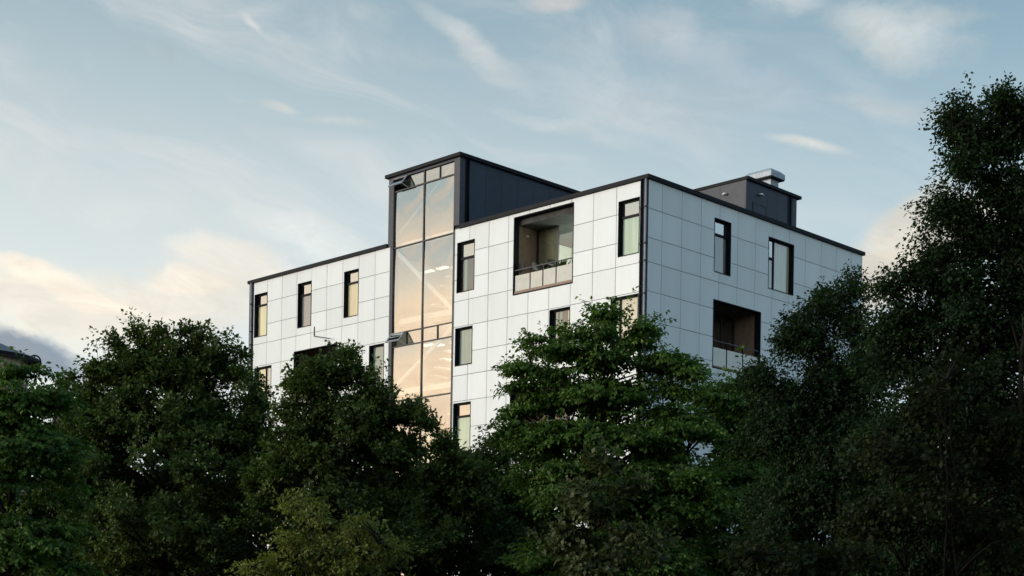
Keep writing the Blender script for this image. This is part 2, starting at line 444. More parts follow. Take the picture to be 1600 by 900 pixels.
def window(fac, op, transom=None, mullion=None, blind=None, blind2=None, blindtop=False, curtain=None, sub=None):
    s0, s1, z0, z1 = op
    D0, D1 = -.215, .012
    t = .022
    w = MB()
    w.fbox(fac, s0 - .004, s0 + t, z0, z1, D0, D1).fbox(fac, s1 - t, s1 + .004, z0, z1, D0, D1)
    w.fbox(fac, s0 + t, s1 - t, z1 - t, z1 + .004, D0, D1).fbox(fac, s0 + t, s1 - t, z0 - .004, z0 + t, D0, D1 + .012)
    win = w.build('window', 'dark_metal', bld)
    a, b, c, d = s0 + t, s1 - t, z0 + t, z1 - t
    k = .055; f0, f1 = -.212, -.15
    fr = MB().fbox(fac, a, a + k, c, d, f0, f1).fbox(fac, b - k, b, c, d, f0, f1)
    fr.fbox(fac, a + k, b - k, c, c + k, f0, f1).fbox(fac, a + k, b - k, d - k, d, f0, f1)
    fr.build('frame', 'dark_metal', win)
    a += k; b -= k; c += k; d -= k
    cols = [(a, b)]
    if mullion:
        MB().fbox(fac, mullion - .035, mullion + .035, c, d, f0, f1 + .004).build('mullion', 'dark_metal', win)
        cols = [(a, mullion - .035), (mullion + .035, b)]
    for ci, (p, q) in enumerate(cols):
        zs = [c, d]
        tr = transom if not (mullion and sub is not None and ci != sub) else None
        if tr:
            MB().fbox(fac, p, q, tr - .045, tr + .045, f0, f1 + .012).build('transom', 'dark_metal', win)
            zs = [c, tr - .045, tr + .045, d]
        for i in range(0, len(zs), 2):
            pane(fac, p, q, zs[i], zs[i + 1], -.185, 'glass_window' if i else 'glass_clear', win, tilt=random.uniform(-.006, .006))
        bm_ = (blind, blind2 or blind)[ci]
        if bm_:
            top = d if (blindtop or not tr) else tr - .02
            MB().fbox(fac, p - .02, q + .02, c - .02, top, -.222 if not curtain else -.262, -.213 if not curtain else -.253).build('blind', bm_, win)  # cloth blind, except the near-black sheets that stand in for dark rooms
        if curtain and ci == 0:
            for (x0, x1, cm) in curtain:
                MB().fbox(fac, p + (q - p) * x0, p + (q - p) * x1, c - .02, (tr or d), -.25, -.222).build('curtain', cm, win)
    return win
W = OPA
window('A', W[0], Z(16.74), blind='blind_cream')
window('A', W[1], Z(16.72), blind='blind_grey')
window('A', W[2], Z(16.74), blind='blind_warm')
window('A', W[3], Z(16.62), blind='unlit_room_backing', curtain=[(.62, .80, 'blind_teal')])  # dark sheet behind the glass in place of the room's own shade
window('A', W[4], None, blind='blind_teal')
window('A', W[5], Z(9.48), blind='blind_mint')
window('A', W[6], None, blind='blind_teal')
window('A', W[7], None, mullion=25.88, blind='blind_pale', blind2='blind_cream')
window('A', W[8], Z(16.68), blind='blind_mint', blindtop=False)
window('A', W[9], None, mullion=1.48, blind='blind_beige', blind2='blind_mint')
window('A', W[10], None, blind='unlit_room_backing', curtain=[(.0, .22, 'blind_warm'), (.55, .68, 'blind_teal'), (.8, .9, 'blind_teal')])  # same dark sheet as room darkness, behind the curtains
window('B', OPB[0], Z(16.72), blind='blind_grey')
window('B', OPB[1], Z(16.46), mullion=8.90, blind='blind_pale', blind2='blind_beige', sub=0)

# loggias
def loggia(fac, op, depth, doors, rail_split, rail_zs, low=False, sidewallcols=3):
    s0, s1, z0, z1 = op
    t = .03
    lg = MB().fbox(fac, s0 - .004, s0 + t, z0, z1, -.30, .014).fbox(fac, s1 - t, s1 + .004, z0, z1, -.30, .014) \
        .fbox(fac, s0 + t, s1 - t, z1 - t, z1 + .004, -.30, .014).fbox(fac, s0 + t, s1 - t, z0 - .004, z0 + .05, -.30, .014).build('loggia', 'dark_metal', bld)
    # floor, soffit, side walls of upright boards, back wall
    MB().fbox(fac, s0 - .1, s1 + .1, z0 - .12, z0 + .045, -depth - .1, -.301).build('floor_slab', 'concrete', lg)
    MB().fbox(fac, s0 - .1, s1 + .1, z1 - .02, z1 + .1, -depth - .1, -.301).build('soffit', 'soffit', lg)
    for sx, sg in ((s0 + .004, -1), (s1 - .004, 1)):
        n = sidewallcols
        for i in range(n):
            e0 = -depth + (depth - .302) * i / n; e1 = -depth + (depth - .302) * (i + 1) / n - .008
            MB().fbox(fac, sx, sx + sg * .02, z0 + .046, z1 - .021, e0, e1).build('board', 'loggia_clad', lg)
        MB().fbox(fac, sx + sg * .021, sx + sg * .08, z0 + .046, z1 - .021, -depth, -.302).build('side_wall', 'core', lg)
    # back wall: a glazed screen from s=doors[0] to doors[-1], cladding elsewhere
    g0, g1 = doors[0], doors[-1]; dd = -depth
    zt = z1 - .045
    back = MB().fbox(fac, g0 - .02, g1 + .02, zt, z1 - .021, dd - .06, dd - .002)
    if g0 > s0 + .05: back.fbox(fac, s0 + .01, g0 - .02, z0 + .046, z1 - .021, dd - .06, dd)
    if g1 < s1 - .05: back.fbox(fac, g1 + .02, s1 - .01, z0 + .046, z1 - .021, dd - .06, dd)
    back.build('back_wall', 'loggia_clad', lg)
    fr = MB()
    for x in doors: fr.fbox(fac, x - .05, x + .05, z0 + .05, zt, dd - .05, dd + .01)
    fr.fbox(fac, g0 + .05, g1 - .05, zt - .12, zt, dd - .05, dd + .006).fbox(fac, g0 + .05, g1 - .05, z0 + .05, z0 + .15, dd - .05, dd + .006)
    fr.build('door_frame', 'black', lg)
    for x0, x1 in zip(doors[:-1], doors[1:]):
        pane(fac, x0 + .05, x1 - .05, z0 + .15, zt - .12, dd - .02, 'glass_clear', lg, name='door_pane')
    # balustrade
    pz0, pz1, hz = rail_zs
    for x0, x1 in zip(rail_split[:-1], rail_split[1:]):
        MB().fbox(fac, x0 + .025, x1 - .025, pz0, pz1, -.075, -.06).build('railing_panel', 'glass_rail', lg)
    rb = MB()
    for x in rail_split[1:-1]: rb.fbox(fac, x - .018, x + .018, z0 + .05, hz - .02, -.10, -.04)
    rb.build('railing_post', 'dark_metal', lg)
    MB().fbox(fac, s0 + .031, s1 - .031, hz - .02, hz + .02, -.095, -.045).build('handrail', 'grey_metal', lg)
    MB().fbox(fac, s0 + .031, s1 - .031, z0 + .051, pz0 - .01, -.11, -.035).build('railing_base', 'loggia_clad', lg)
    return lg
D1 = 1.4
L = LOGA[0]
l1 = loggia('A', L, D1, [L[0] + .02, 6.2, 7.44], [L[0] + .04, 5.0, 5.77, 6.53, L[1] - .04], (Z(14.60), Z(15.27), Z(15.50)))
L = LOGA[1]; loggia('A', L, D1, [L[0] + .6, 21.3, L[1] - .1], [L[0] + .04, 20.9, 22.1, L[1] - .04], (Z(11.25), Z(11.95), Z(12.2)))
L = LOGA[2]; loggia('A', L, D1, [L[0] + .02, 5.72, 6.6], [L[0] + .04, 5.0, 5.9, 6.8, L[1] - .04], (Z(7.9), Z(8.6), Z(8.8)))
L = LOGB[0]; l4 = loggia('B', L, D1, [L[0] + .3, 5.7, 6.85, 7.72], [L[0] + .04, 5.45, 6.6, L[1] - .04], (Z(11.18), Z(11.94), Z(12.22)))
# lit room behind the upper loggia
rm = MB()
L = LOGA[0]
MB().fbox('A', 3.2, 8.4, L[2] - .1, L[3] + .02, -4.6, -4.5).build('room_wall', 'mint', bld)
MB().fbox('A', 3.2, 3.3, L[2] - .1, L[3] + .02, -4.499, -1.6).build('room_wall', 'mint', bld)
MB().fbox('A', 8.3, 8.4, L[2] - .1, L[3] + .02, -4.499, -1.6).build('room_wall', 'plaster', bld)
MB().fbox('A', 3.301, 8.299, L[3] - .12, L[3] - .02, -4.499, -1.6).build('room_ceiling', 'plaster', bld)
MB().fbox('A', 6.22, 7.42, L[2] + .16, L[3] - .13, -1.50, -1.47).build('curtain', 'curtain_olive', bld)
# floors between storeys
for z in (7.55, 10.92, 14.27): MB().box(1.75 if True else 0, LB - .31, .32, 11.2, Z(z) - .25, Z(z)).box(3.6, LB - .31, 11.201, 15.8, Z(z) - .25, Z(z)).box(1.75, LB - .31, 15.801, LA - .32, Z(z) - .25, Z(z)).build('floor_slab', 'concrete', bld)

# ---- stair tower
TZ = Z(21.22)
tw = MB()
tw.box(.0, .30, 15.6, 15.80, 0, ZT - .01).box(0, .30, 11.272, 11.37, 0, ZT - .01)             # jambs below the roof
tw.box(-.02, .30, 15.62, 15.95, ZT - .009, TZ).box(-.02, .30, 11.0, 11.36, ZT + .19, TZ)      # jambs above it
tw.box(-.019, .30, 11.361, 15.619, Z(21.11), TZ)
tower = tw.build('stair_tower', 'grey_metal', bld)
MB().box(-.03, .30, 15.56, 15.598, 0, Z(21.1)).build('edge_strip', 'black', tower)
TD = 9.0
def clad(y0, y1, n, x0, x1, yside):
    for i in range(n):
        a = x0 + (x1 - x0) * i / n; b = x0 + (x1 - x0) * (i + 1) / n
        MB().box(a + .006, b - .006, yside, yside + .02, ZT - .2, TZ).build('clad_sheet', 'tower_clad', tower)
MB().box(.301, TD, 11.03, 11.14, ZT - .3, TZ - .01).build('side_wall', 'black', tower)
clad(0, 0, 8, .55, TD, 11.008)
MB().box(.301, .538, 11.004, 11.028, ZT + .19, TZ).build('corner_post', 'dark_metal', tower)
MB().tube([(.50, 10.96, ZT + .2), (.50, 10.96, TZ - .05)], .045, 8).build('downpipe', 'dark_metal', tower, True)
MB().box(.40, .62, 10.85, 10.999, ZT + .187, ZT + .36).build('rain_hopper', 'dark_metal', tower)
MB().box(.301, TD, 15.80, 15.95, ZT - .3, TZ - .01).build('side_wall', 'grey_metal', tower)
MB().box(TD + .001, TD + .12, 11.0, 15.95, ZT - .3, TZ).build('side_wall', 'grey_metal', tower)
MB().box(-.16, TD + .2, 10.86, 16.1, TZ + .003, TZ + .16).build('coping', 'dark_metal', tower)
MB().box(.31, TD, 11.141, 15.79, TZ - .2, TZ).build('ceiling', 'plaster', tower)
G0, G1, GM = 11.372, 15.56, 13.47
bars = [(20.52, .06), (17.85, .06), (13.80, .05), (13.16, .05), (10.59, .06), (6.55, .05), (5.9, .05), (3.3, .05)]
for z, h in bars: MB().box(.02, .10, G0, G1, Z(z) - h / 2, Z(z) + h / 2).build('transom', 'black', tower)
MB().box(.012, .11, GM - .04, GM + .04, 0, Z(21.108)).build('mullion', 'black', tower)
MB().box(.01, .10, G0 - .0, G0 + .04, 0, Z(21.108)).build('mullion', 'black', tower)
for zc0, zc1 in ((20.55, 21.10), (13.185, 13.775)):
    for y in (12.40, 14.55):
        MB().box(.015, .10, y - .025, y + .025, Z(zc0), Z(zc1)).build('mullion', 'black', tower)
levels = [(0.0 - E0, 3.27), (3.33, 5.87), (5.93, 6.52), (6.58, 10.56), (10.62, 13.13), (13.82, 17.82), (17.88, 20.49)]
for z0, z1 in levels:
    for a, b in ((G0 + .04, GM - .04), (GM + .04, G1)):
        pane('A', a, b, Z(z0), Z(z1), -.06, 'glass_tower', tower, bow=(z1 - z0) * .0095 * random.uniform(.85, 1.15), tilt=random.uniform(-.004, .004))
for zc0, zc1 in ((20.55, 21.10), (13.185, 13.775)):
    for a, b in ((G0 + .04, 12.375), (12.425, GM - .04), (GM + .04, 14.525)):
        pane('A', a, b, Z(zc0), Z(zc1), -.06, 'glass_tower', tower, tilt=random.uniform(-.01, .01))
    # open vent at the far end, hinged at its head
    th = R(38); hh = zc1 - zc0
    v = MB(); y0, y1 = 14.59, 15.58
    def pt(y, k, o): return (-.02 - math.sin(th) * k * hh - math.cos(th) * o, y, Z(zc1) - math.cos(th) * k * hh + math.sin(th) * o)
    def bar(ya, yb, ka, kb, o0, o1): v.hexa([pt(ya, ka, o0), pt(ya, ka, o1), pt(yb, ka, o0), pt(yb, ka, o1), pt(ya, kb, o0), pt(ya, kb, o1), pt(yb, kb, o0), pt(yb, kb, o1)])
    bar(y0, y1, 0, .1, 0, .05); bar(y0, y1, .88, 1, 0, .05); bar(y0, y0 + .06, .1, .88, 0, .05); bar(y1 - .06, y1, .1, .88, 0, .05)
    vent = v.build('vent_sash', 'pipe', tower)
    g2 = MB(); v = g2; bar(y0 + .06, y1 - .06, .1, .88, .02, .03); g2.build('pane', 'glass_tower', vent)
    MB().tube([(.02, y0 + .03, Z(zc0) + .02), pt(y0 + .03, .95, .0)], .014, 5).build('stay', 'steel_white', vent)
# inside of the tower: back wall, landings, diagonal braces, steps, lamps
MB().box(3.2, 3.3, 11.15, 15.79, 0, Z(21.0)).build('back_wall', 'plaster', tower)
MB().box(.31, 3.199, 11.16, 11.26, 0, Z(17.6)).build('shaft_wall', 'plaster', tower)
MB().box(.31, 3.199, 15.66, 15.76, 0, Z(17.6)).build('shaft_wall', 'plaster', tower)
for z in (3.8, 7.6, 11.05, 14.38, 17.98):
    MB().box(.32, 1.0, 11.27, 15.65, Z(z) - .12, Z(z) + .14).build('landing', 'steel_white', tower)
    MB().box(2.2, 3.19, 11.27, 15.65, Z(z) - .12, Z(z) + .06).build('landing', 'steel_white', tower)
def brace(ya, za, yb, zb, x0, x1, m='steel_white', w=.13):  # diagonal bars bracing the front, close behind the glass
    v = MB(); v.hexa([(x0, ya, Z(za) - w), (x1, ya, Z(za) - w), (x0, yb, Z(zb) - w), (x1, yb, Z(zb) - w), (x0, ya, Z(za) + w), (x1, ya, Z(za) + w), (x0, yb, Z(zb) + w), (x1, yb, Z(zb) + w)])
    return v.build('diagonal_brace', m, tower)
brace(15.5, 17.65, 11.45, 14.3, .20, .29)
brace(15.55, 11.35, 11.45, 13.7, .20, .29, 'steel_white', .10)
brace(15.4, 18.6, 11.75, 21.0, .20, .27, 'pipe', .07)
brace(15.4, 10.3, 11.45, 7.7, .20, .29)
for x0, x1, za, zb in ((1.2, 2.1, 14.4, 17.9), (1.2, 2.1, 11.1, 14.3), (1.2, 2.1, 7.7, 11.0)):      # stair runs deeper in the shaft
    for i in range(9):
        t0 = i / 9; MB().box(x0, x1, 14.9 - 3.0 * t0 - .33, 14.9 - 3.0 * t0, Z(za + (zb - za) * t0) - .02, Z(za + (zb - za) * t0) + .05).build('step', 'steel_white', tower)
LAMPS = []
for y, z in ((15.1, 17.0), (14.1, 17.0), (15.0, 13.45), (14.3, 13.35)):
    lp = MB().box(1.7, 1.95, y - .32, y + .32, Z(z), Z(z) + .06).build('ceiling_lamp', 'lamp_glow', tower)
    MB().tube([(1.82, y, Z(z) + .06), (1.82, y, Z(z) + 1.1)], .01, 4).build('lamp_rod', 'steel_white', lp)

# ---- plant room on the roof
PS, PV0, PV1, PZ = 2.5, 10.0, 14.07, Z(20.74)
pr = MB().box(PV0 + .02, PV1 - .02, PS + .02, 7.0, ZT - .2, PZ - .005).build('plant_room', 'black', bld)
n = 4
for i in range(n):
    a = PV0 + (PV1 - PV0 - .75) * i / n; b = PV0 + (PV1 - PV0 - .75) * (i + 1) / n
    MB().box(a + .006, b - .006, PS, PS + .019, ZT - .19, PZ).build('clad_sheet', 'tower_clad', pr)
MB().box(PV1 - .34, PV1, PS - .002, PS + .019, ZT - .19, PZ).build('clad_sheet', 'grey_metal', pr)
MB().box(PV1 - .70, PV1 - .36, PS - .0, PS + .019, ZT - .19, PZ).build('clad_sheet', 'tower_clad', pr)
MB().tube([(PV1 - .55, PS - .05, ZT - .1), (PV1 - .55, PS - .05, PZ)], .045, 8).build('downpipe', 'dark_metal', pr, True)
for i in range(3):
    a = PS + .02 + 4.4 * i / 3; b = PS + .02 + 4.4 * (i + 1) / 3
    MB().box(PV0, PV0 + .019, a + .006, b - .006, ZT - .19, PZ).build('clad_sheet', 'grey_metal', pr)
MB().box(PV0 - .05, PV1 + .25, PS - .12, 7.1, PZ + .003, PZ + .14).build('coping', 'dark_metal', pr)
dr = MB().box(10.54, 10.62, PS - .03, PS - .003, ZT - .1, Z(19.85)).box(11.55, 11.63, PS - .03, PS - .003, ZT - .1, Z(19.85)).box(10.621, 11.549, PS - .03, PS - .003, Z(19.77), Z(19.85)).build('door', 'black', pr)
MB().box(10.623, 11.547, PS - .018, PS - .004, ZT - .1, Z(19.765)).build('door_leaf', 'tower_clad', dr)
MB().tube([(10.80, PS - .05, Z(19.0)), (10.80, PS - .05, Z(19.3))], .012, 5).build('handle', 'zinc', dr)
def dome(c, ax, r=.13):
    mb = MB(); n = 8
    for i in range(4):
        ph = i * math.pi / 8
        for j in range(n):
            t = 2 * math.pi * j / n
            p = (r * math.cos(ph) * math.cos(t), r * math.cos(ph) * math.sin(t) * .9, r * .75 * math.sin(ph))
            mb.v.append((c[0] + p[0], c[1] + p[1], c[2] + p[2]))
    for i in range(3):
        for j in range(n): mb.f.append((i * n + j, i * n + (j + 1) % n, (i + 1) * n + (j + 1) % n, (i + 1) * n + j))
    mb.f.append(tuple(3 * n + j for j in range(n))); mb.f.append(tuple(reversed(range(n))))
    return mb
dome((11.06, PS - .10, Z(20.22)), 'B').build('wall_lamp', 'lamp_white', pr, True)
dome((PV0 - .10, 3.65, Z(20.24)), 'A').build('wall_lamp', 'lamp_white', pr, True)
# roof ventilator: kerb, neck and hipped metal hood
vx0, vx1, vy0, vy1 = 12.48, 13.12, 2.9, 3.7
rv = MB().box(vx0 - .06, vx1 + .06, vy0 - .06, vy1 + .06, PZ + .141, PZ + .30).build('roof_ventilator', 'dark_metal', bld)
MB().box(vx0, vx1, vy0, vy1, PZ + .301, PZ + .75).build('neck', 'zinc', rv)
hd = MB(); hx0, hx1, hy0, hy1 = 12.2, 13.34, 2.68, 4.25
hz = PZ + .751
hd.hexa([(hx0, hy0, hz), (hx1, hy0, hz), (hx0, hy1, hz), (hx1, hy1, hz), (hx0, hy0, hz + .24), (hx1, hy0, hz + .24), (hx0, hy1, hz + .24), (hx1, hy1, hz + .24)])
hd.hexa([(hx0, hy0, hz + .241), (hx1, hy0, hz + .241), (hx0, hy1, hz + .241), (hx1, hy1, hz + .241), (hx0 + .16, hy0 + .16, hz + .40), (hx1 - .16, hy0 + .16, hz + .40), (hx0 + .16, hy1 - .16, hz + .40), (hx1 - .16, hy1 - .16, hz + .40)])
hd.build('hood', 'zinc', rv)
MB().box(hx0 + .02, hx1 - .02, hy0 + .02, hy1 - .02, hz - .05, hz - .003).build('bird_guard', 'dark_metal', rv)

# ---- downpipes with brackets
def downpipe(x, y, m, r, ztop=ZT):
    p = MB().tube([(x, y, .1), (x, y, ztop)], r, 10).build('downpipe', m, bld, True)
    for z in (Z(16.85), Z(15.4), Z(14.7), Z(13.4), Z(11.9), Z(10.4)):
        MB().tube([(x, y, z - .03), (x, y, z + .03)], r + .018, 10).build('pipe_bracket', 'black', p)
downpipe(-.065, .27, 'dark_metal', .045)
downpipe(-.06, .045, 'pipe', .04)
downpipe(-.075, 27.02, 'pipe', .06)
MB().fbox('A', 27.17, 27.215, 0, ZT, -.03, .05).build('edge_strip', 'dark_metal', bld)
# slim rod bracket standing out from the left facade
MB().tube([(-.02, 21.58, Z(14.95)), (-.02, 21.58, Z(14.50)), (-.05, 21.55, Z(14.47)), (-.22, 20.05, Z(14.13))], .022, 6).build('rod_bracket', 'dark_metal', bld)
dome((.75, LOGA[0][1] - .09, Z(17.10)), 'A', .10).build('wall_lamp', 'lamp_white', l1, True)

def lpt(x, y, z): return bmat @ Vector((x, y, z))
# warm light of the lit lamps inside
def room_light(x, y, z, w, col=(1, .85, .62), r=.15):
    l = bpy.data.lights.new('lamp_light', 'POINT'); l.energy = w; l.color = col; l.shadow_soft_size = r
    o = bpy.data.objects.new('lamp_light', l); COL.objects.link(o); o.location = lpt(x, y, z)
pl = MB().tube([(2.6, 4.2, Z(16.55)), (2.6, 4.2, Z(16.62)), (2.6, 4.2, Z(16.72)), (2.6, 4.2, Z(16.82))], [.22, .24, .16, .03], 12).build('pendant_lamp', 'lamp_glow', bld, True)
MB().tube([(2.6, 4.2, Z(16.82)), (2.6, 4.2, Z(17.69))], .008, 4).build('lamp_cord', 'black', pl)
room_light(3.6, 4.4, Z(16.35), 170, (.95, .97, .86))
room_light(1.8, 13.0, Z(16.6), 14, (1, .93, .8)); room_light(1.8, 12.8, Z(12.8), 14, (1, .93, .8))

# ------------------------------------------------------------------ things on the upper loggia
def stool(label, x, y, z, rz):
    """high stool with a curved back and a foot ring"""
    o = empty('bar_stool', lpt(x, y, z), rz + R(45.086)); tag(o, label, 'stool', 'dark stools on the top loggia')
    MB().box(-.20, .20, -.20, .20, .80, .84).build('seat', 'black', o)
    b = MB(); b.hexa([(-.20, .18, 1.02), (.20, .18, 1.02), (-.20, .21, 1.02), (.20, .21, 1.02), (-.19, .25, 1.36), (.19, .25, 1.36), (-.19, .28, 1.36), (.19, .28, 1.36)]); b.build('backrest', 'black', o)
    for sx in (-.18, .18):
        for sy in (-.18, .18): MB().tube([(sx, sy, .80), (sx * 1.15, sy * 1.15, 0)], .016, 6).build('leg', 'black', o)
        MB().tube([(sx, .17, .84), (sx, .23, 1.2)], .013, 5).build('back_post', 'black', o)
    MB().tube([(-.2, -.2, .3), (.2, -.2, .3), (.2, .2, .3), (-.2, .2, .3), (-.2, -.2, .3)], .012, 5).build('foot_ring', 'black', o)
    return o
FZ = LOGA[0][2] + .046
stool('dark high stool at the far end of the top loggia, beside its side wall', .45, 7.15, FZ, R(80))
stool('dark high stool second from the side wall of the top loggia', .62, 6.50, FZ, R(10))
stool('dark high stool in the middle of the top loggia', .50, 5.55, FZ, R(-15))
stool('dark high stool at the near end of the top loggia, before the lit pane', .42, 4.32, FZ, R(-75))
tb = empty('bar_table', lpt(.55, 6.02, FZ), R(45.086)); tag(tb, 'dark high table among the stools on the top loggia', 'table')
MB().box(-.26, .26, -.30, .30, 1.08, 1.12).build('table_top', 'black', tb)
MB().tube([(0, 0, .02), (0, 0, 1.08)], .035, 8).build('column', 'black', tb)
MB().tube([(0, 0, 0), (0, 0, .02)], .24, 14).build('base', 'black', tb)
def potplant(x, y, z, label):
    o = empty('potted_plant', lpt(x, y, z)); tag(o, label, 'plant')
    MB().tube([(0, 0, 0), (0, 0, .70)], [.13, .18], 10).build('pot', 'grey_metal', o)
    f = MB(); rr = random.Random(3)
    for i in range(70):
        a = rr.uniform(0, 6.28); e = rr.uniform(.3, 1.5); l = rr.uniform(.3, .65)
        d = Vector((math.cos(a) * math.cos(e), math.sin(a) * math.cos(e), math.sin(e))); s = d.cross(Vector((0, 0, 1))).normalized() * .03
        p = Vector((0, 0, .68)); n0 = len(f.v)
        f.v += [tuple(p + d * l * .3), tuple(p + d * l * .65 + s), tuple(p + d * l), tuple(p + d * l * .65 - s)]; f.f.append((n0, n0 + 1, n0 + 2, n0 + 3))
    f.build('leaves', 'leaf_broad', o)['kind'] = 'stuff'

# ------------------------------------------------------------------ foliage
def leafmat(name, dark, light, transl=.32, gloss=.025):
    m = bpy.data.materials.new(name); m.use_nodes = True
    t = m.node_tree; t.nodes.clear(); q = NB(t)
    a = q.n('ShaderNodeAttribute', attribute_name='tone')
    col = q.mix(a.outputs['Fac'], (*dark, 1), (*light, 1))
    df = q.n('ShaderNodeBsdfDiffuse'); q.link(col, df.inputs[0])
    tr = q.n('ShaderNodeBsdfTranslucent'); q.link(q.mix(1.0, col, (1.0, 1.1, .6, 1), 'MULTIPLY'), tr.inputs[0])
    gl = q.n('ShaderNodeBsdfGlossy'); gl.inputs['Roughness'].default_value = .45; gl.inputs['Color'].default_value = (.8, .8, .8, 1)
    m1 = q.n('ShaderNodeMixShader'); m1.inputs[0].default_value = transl; q.link(df.outputs[0], m1.inputs[1]); q.link(tr.outputs[0], m1.inputs[2])
    m2 = q.n('ShaderNodeMixShader'); m2.inputs[0].default_value = gloss; q.link(m1.outputs[0], m2.inputs[1]); q.link(gl.outputs[0], m2.inputs[2])
    o = q.n('ShaderNodeOutputMaterial'); q.link(m2.outputs[0], o.inputs[0])
    MATS[name] = m
leafmat('leaf_broad', (.036, .064, .017), (.110, .165, .040))
leafmat('leaf_tier', (.040, .092, .018), (.130, .230, .044))
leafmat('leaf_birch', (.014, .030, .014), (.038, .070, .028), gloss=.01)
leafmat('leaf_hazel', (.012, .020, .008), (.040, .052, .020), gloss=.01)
leafmat('leaf_young', (.040, .060, .022), (.105, .125, .052), gloss=.02)
leafmat('leaf_pale', (.125, .15, .032), (.25, .27, .065), gloss=.02)
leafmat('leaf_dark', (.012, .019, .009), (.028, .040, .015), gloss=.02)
potplant(.42, 4.95, FZ, 'potted plant on the top loggia, between the middle and the near stool')

STYLE = dict(   # spray length, half width, vertical flattening, upward bias of the spray, leaf droop, leaf width/length
    broad=(.50, .20, .75, .40, .25, .62), tier=(.85, .24, .24, .10, .55, .60), birch=(.62, .18, .9, .15, .45, .70),
    hazel=(.6, .24, .8, .3, .5, .80), shrub=(.55, .20, .9, .5, .3, .6))
def unit(a): return a / np.maximum(np.linalg.norm(a, axis=-1, keepdims=True), 1e-9)
TREES = []
def tree(name, label, cat, basepx, D, blobs, style, tips, per, leaf, lmat, bark='bark', trunk_r=.16, group=None, seed=1, stems=1, clump=.8, twigs=True, ss=1.0):
    rg = np.random.default_rng(seed)
    L_, W_, FL, UP, DROOP, ASP = STYLE[style]
    L_, W_ = L_ * ss, W_ * ss
    C, RD = [], []
    for b in blobs:
        c = at(b[0], b[1], D + (b[4] if len(b) > 4 else 0)); k = (D + (b[4] if len(b) > 4 else 0)) / FPX
        rx, rz = b[2] * k, b[3] * k
        C.append(c[:]); RD.append((rx, max(.9, .5 * (rx + max(rx, rz))) * .9, rz))
    C, RD = np.array(C), np.array(RD)
    bx = at(basepx, 900, D).x
    # boughs: smaller lumps on the surface of every blob, so that the crown has lit humps and dark hollows
    SC, SR, SZ = [], [], []
    for c, r in zip(C, RD):
        m = r.mean(); cl = min(clump, .75 * m); nb = int(np.clip(6 * (m / cl) ** 2, 4, 170))
        d = unit(rg.normal(size=(nb, 3)))
        d[:, 2] = np.where(d[:, 2] < -.5, -d[:, 2], d[:, 2])
        rad = cl * rg.uniform(.45, 1.15, nb)
        SC.append(c + d * np.maximum(r - rad[:, None] * .75, r * .3) * (1 - .55 * rg.random(nb)[:, None] ** 2)); SR.append(rad); SZ.append(np.full(nb, min(1, 1.4 * r[2] / m)))
    SC, SR, SZ = np.vstack(SC), np.concatenate(SR), np.concatenate(SZ)
    pw = SR ** 2 / (SR ** 2).sum()
    out = np.zeros((0, 3))
    while len(out) < tips:
        i = rg.choice(len(SC), 3 * tips, p=pw)
        d = unit(rg.normal(size=(3 * tips, 3)) + np.array([0, 0, .55])); r = rg.random(3 * tips) ** .45
        p = SC[i] + d * (SR[i] * r)[:, None] * np.array([1, 1, .7 if style != 'tier' else .38]) * np.stack([np.ones(len(i)), np.ones(len(i)), SZ[i]], 1)
        p = p + unit(p - C.mean(0)) * (np.where(rg.random(len(p)) < .10, rg.uniform(.1, .45, len(p)), 0))[:, None]
        p = p[p[:, 2] > .5]
        out = np.vstack([out, p])
    T = out[:tips]
    top = T[:, 2].max(); cx, cyy = bx, D
    # ---- trunk, limbs and branchlets
    mb = MB()
    nodes = []
    for st in range(stems):
        ang = rg.uniform(0, 6.28); off = .0 if stems == 1 else .25
        lean = rg.normal(size=2) * (.25 if stems == 1 else .9)
        hh = top * rg.uniform(.80, .92)
        crown_c = T.mean(0)
        pts = []
        for j in range(9):
            t = j / 8
            w = rg.normal(size=2) * .05 * t * hh / 8
            pts.append((cx + off * math.cos(ang) + lean[0] * t + (crown_c[0] - cx) * t ** 1.5 * .8 + w[0], cyy + off * math.sin(ang) + lean[1] * t + w[1], -.1 + hh * t))
        r0 = trunk_r * (1 if stems == 1 else .62)
        mb.tube(pts, [r0 * (1.25 if j == 0 else (1 - .92 * j / 8)) for j in range(9)], 8)
        nodes += [(Vector(p), r0 * (1 - .92 * j / 8)) for j, p in enumerate(pts)]
    NP = np.array([n[0][:] for n in nodes]); NR = np.array([n[1] for n in nodes])
    order = np.argsort(np.linalg.norm(T - np.array([cx, cyy, top * .55]), axis=1))
    nl = max(10, tips // 14)
    limb_tips = T[rg.permutation(tips)[:nl]] * .92 + T.mean(0) * .08
    lp, lr = [], []
    for p in limb_tips:
        dist = np.linalg.norm((NP - p) * np.array([1, 1, 1.0]), axis=1) + np.maximum(NP[:, 2] - p[2] + .6, 0) * 2.5
        i = int(np.argmin(dist)); s = NP[i]; v = p - s; ln = np.linalg.norm(v)
        mid = s + v * .5 + np.array([0, 0, .10 * ln]) + rg.normal(size=3) * .05 * ln
        r = min(NR[i] * .6 + .006, .018 + .012 * ln)
        q1 = s + (mid - s) * .5 + rg.normal(size=3) * .03 * ln
        pl = [s, q1, mid, (mid + p) / 2 + rg.normal(size=3) * .03 * ln, p]
        mb.tube(pl, [r, r * .8, r * .6, r * .42, r * .2], 5)
        lp += pl[1:]; lr += [r * .8, r * .6, r * .42, r * .2]
    LP, LR = np.vstack([NP, np.array(lp)]), np.concatenate([NR, np.array(lr)])
    par = np.empty((tips, 3))
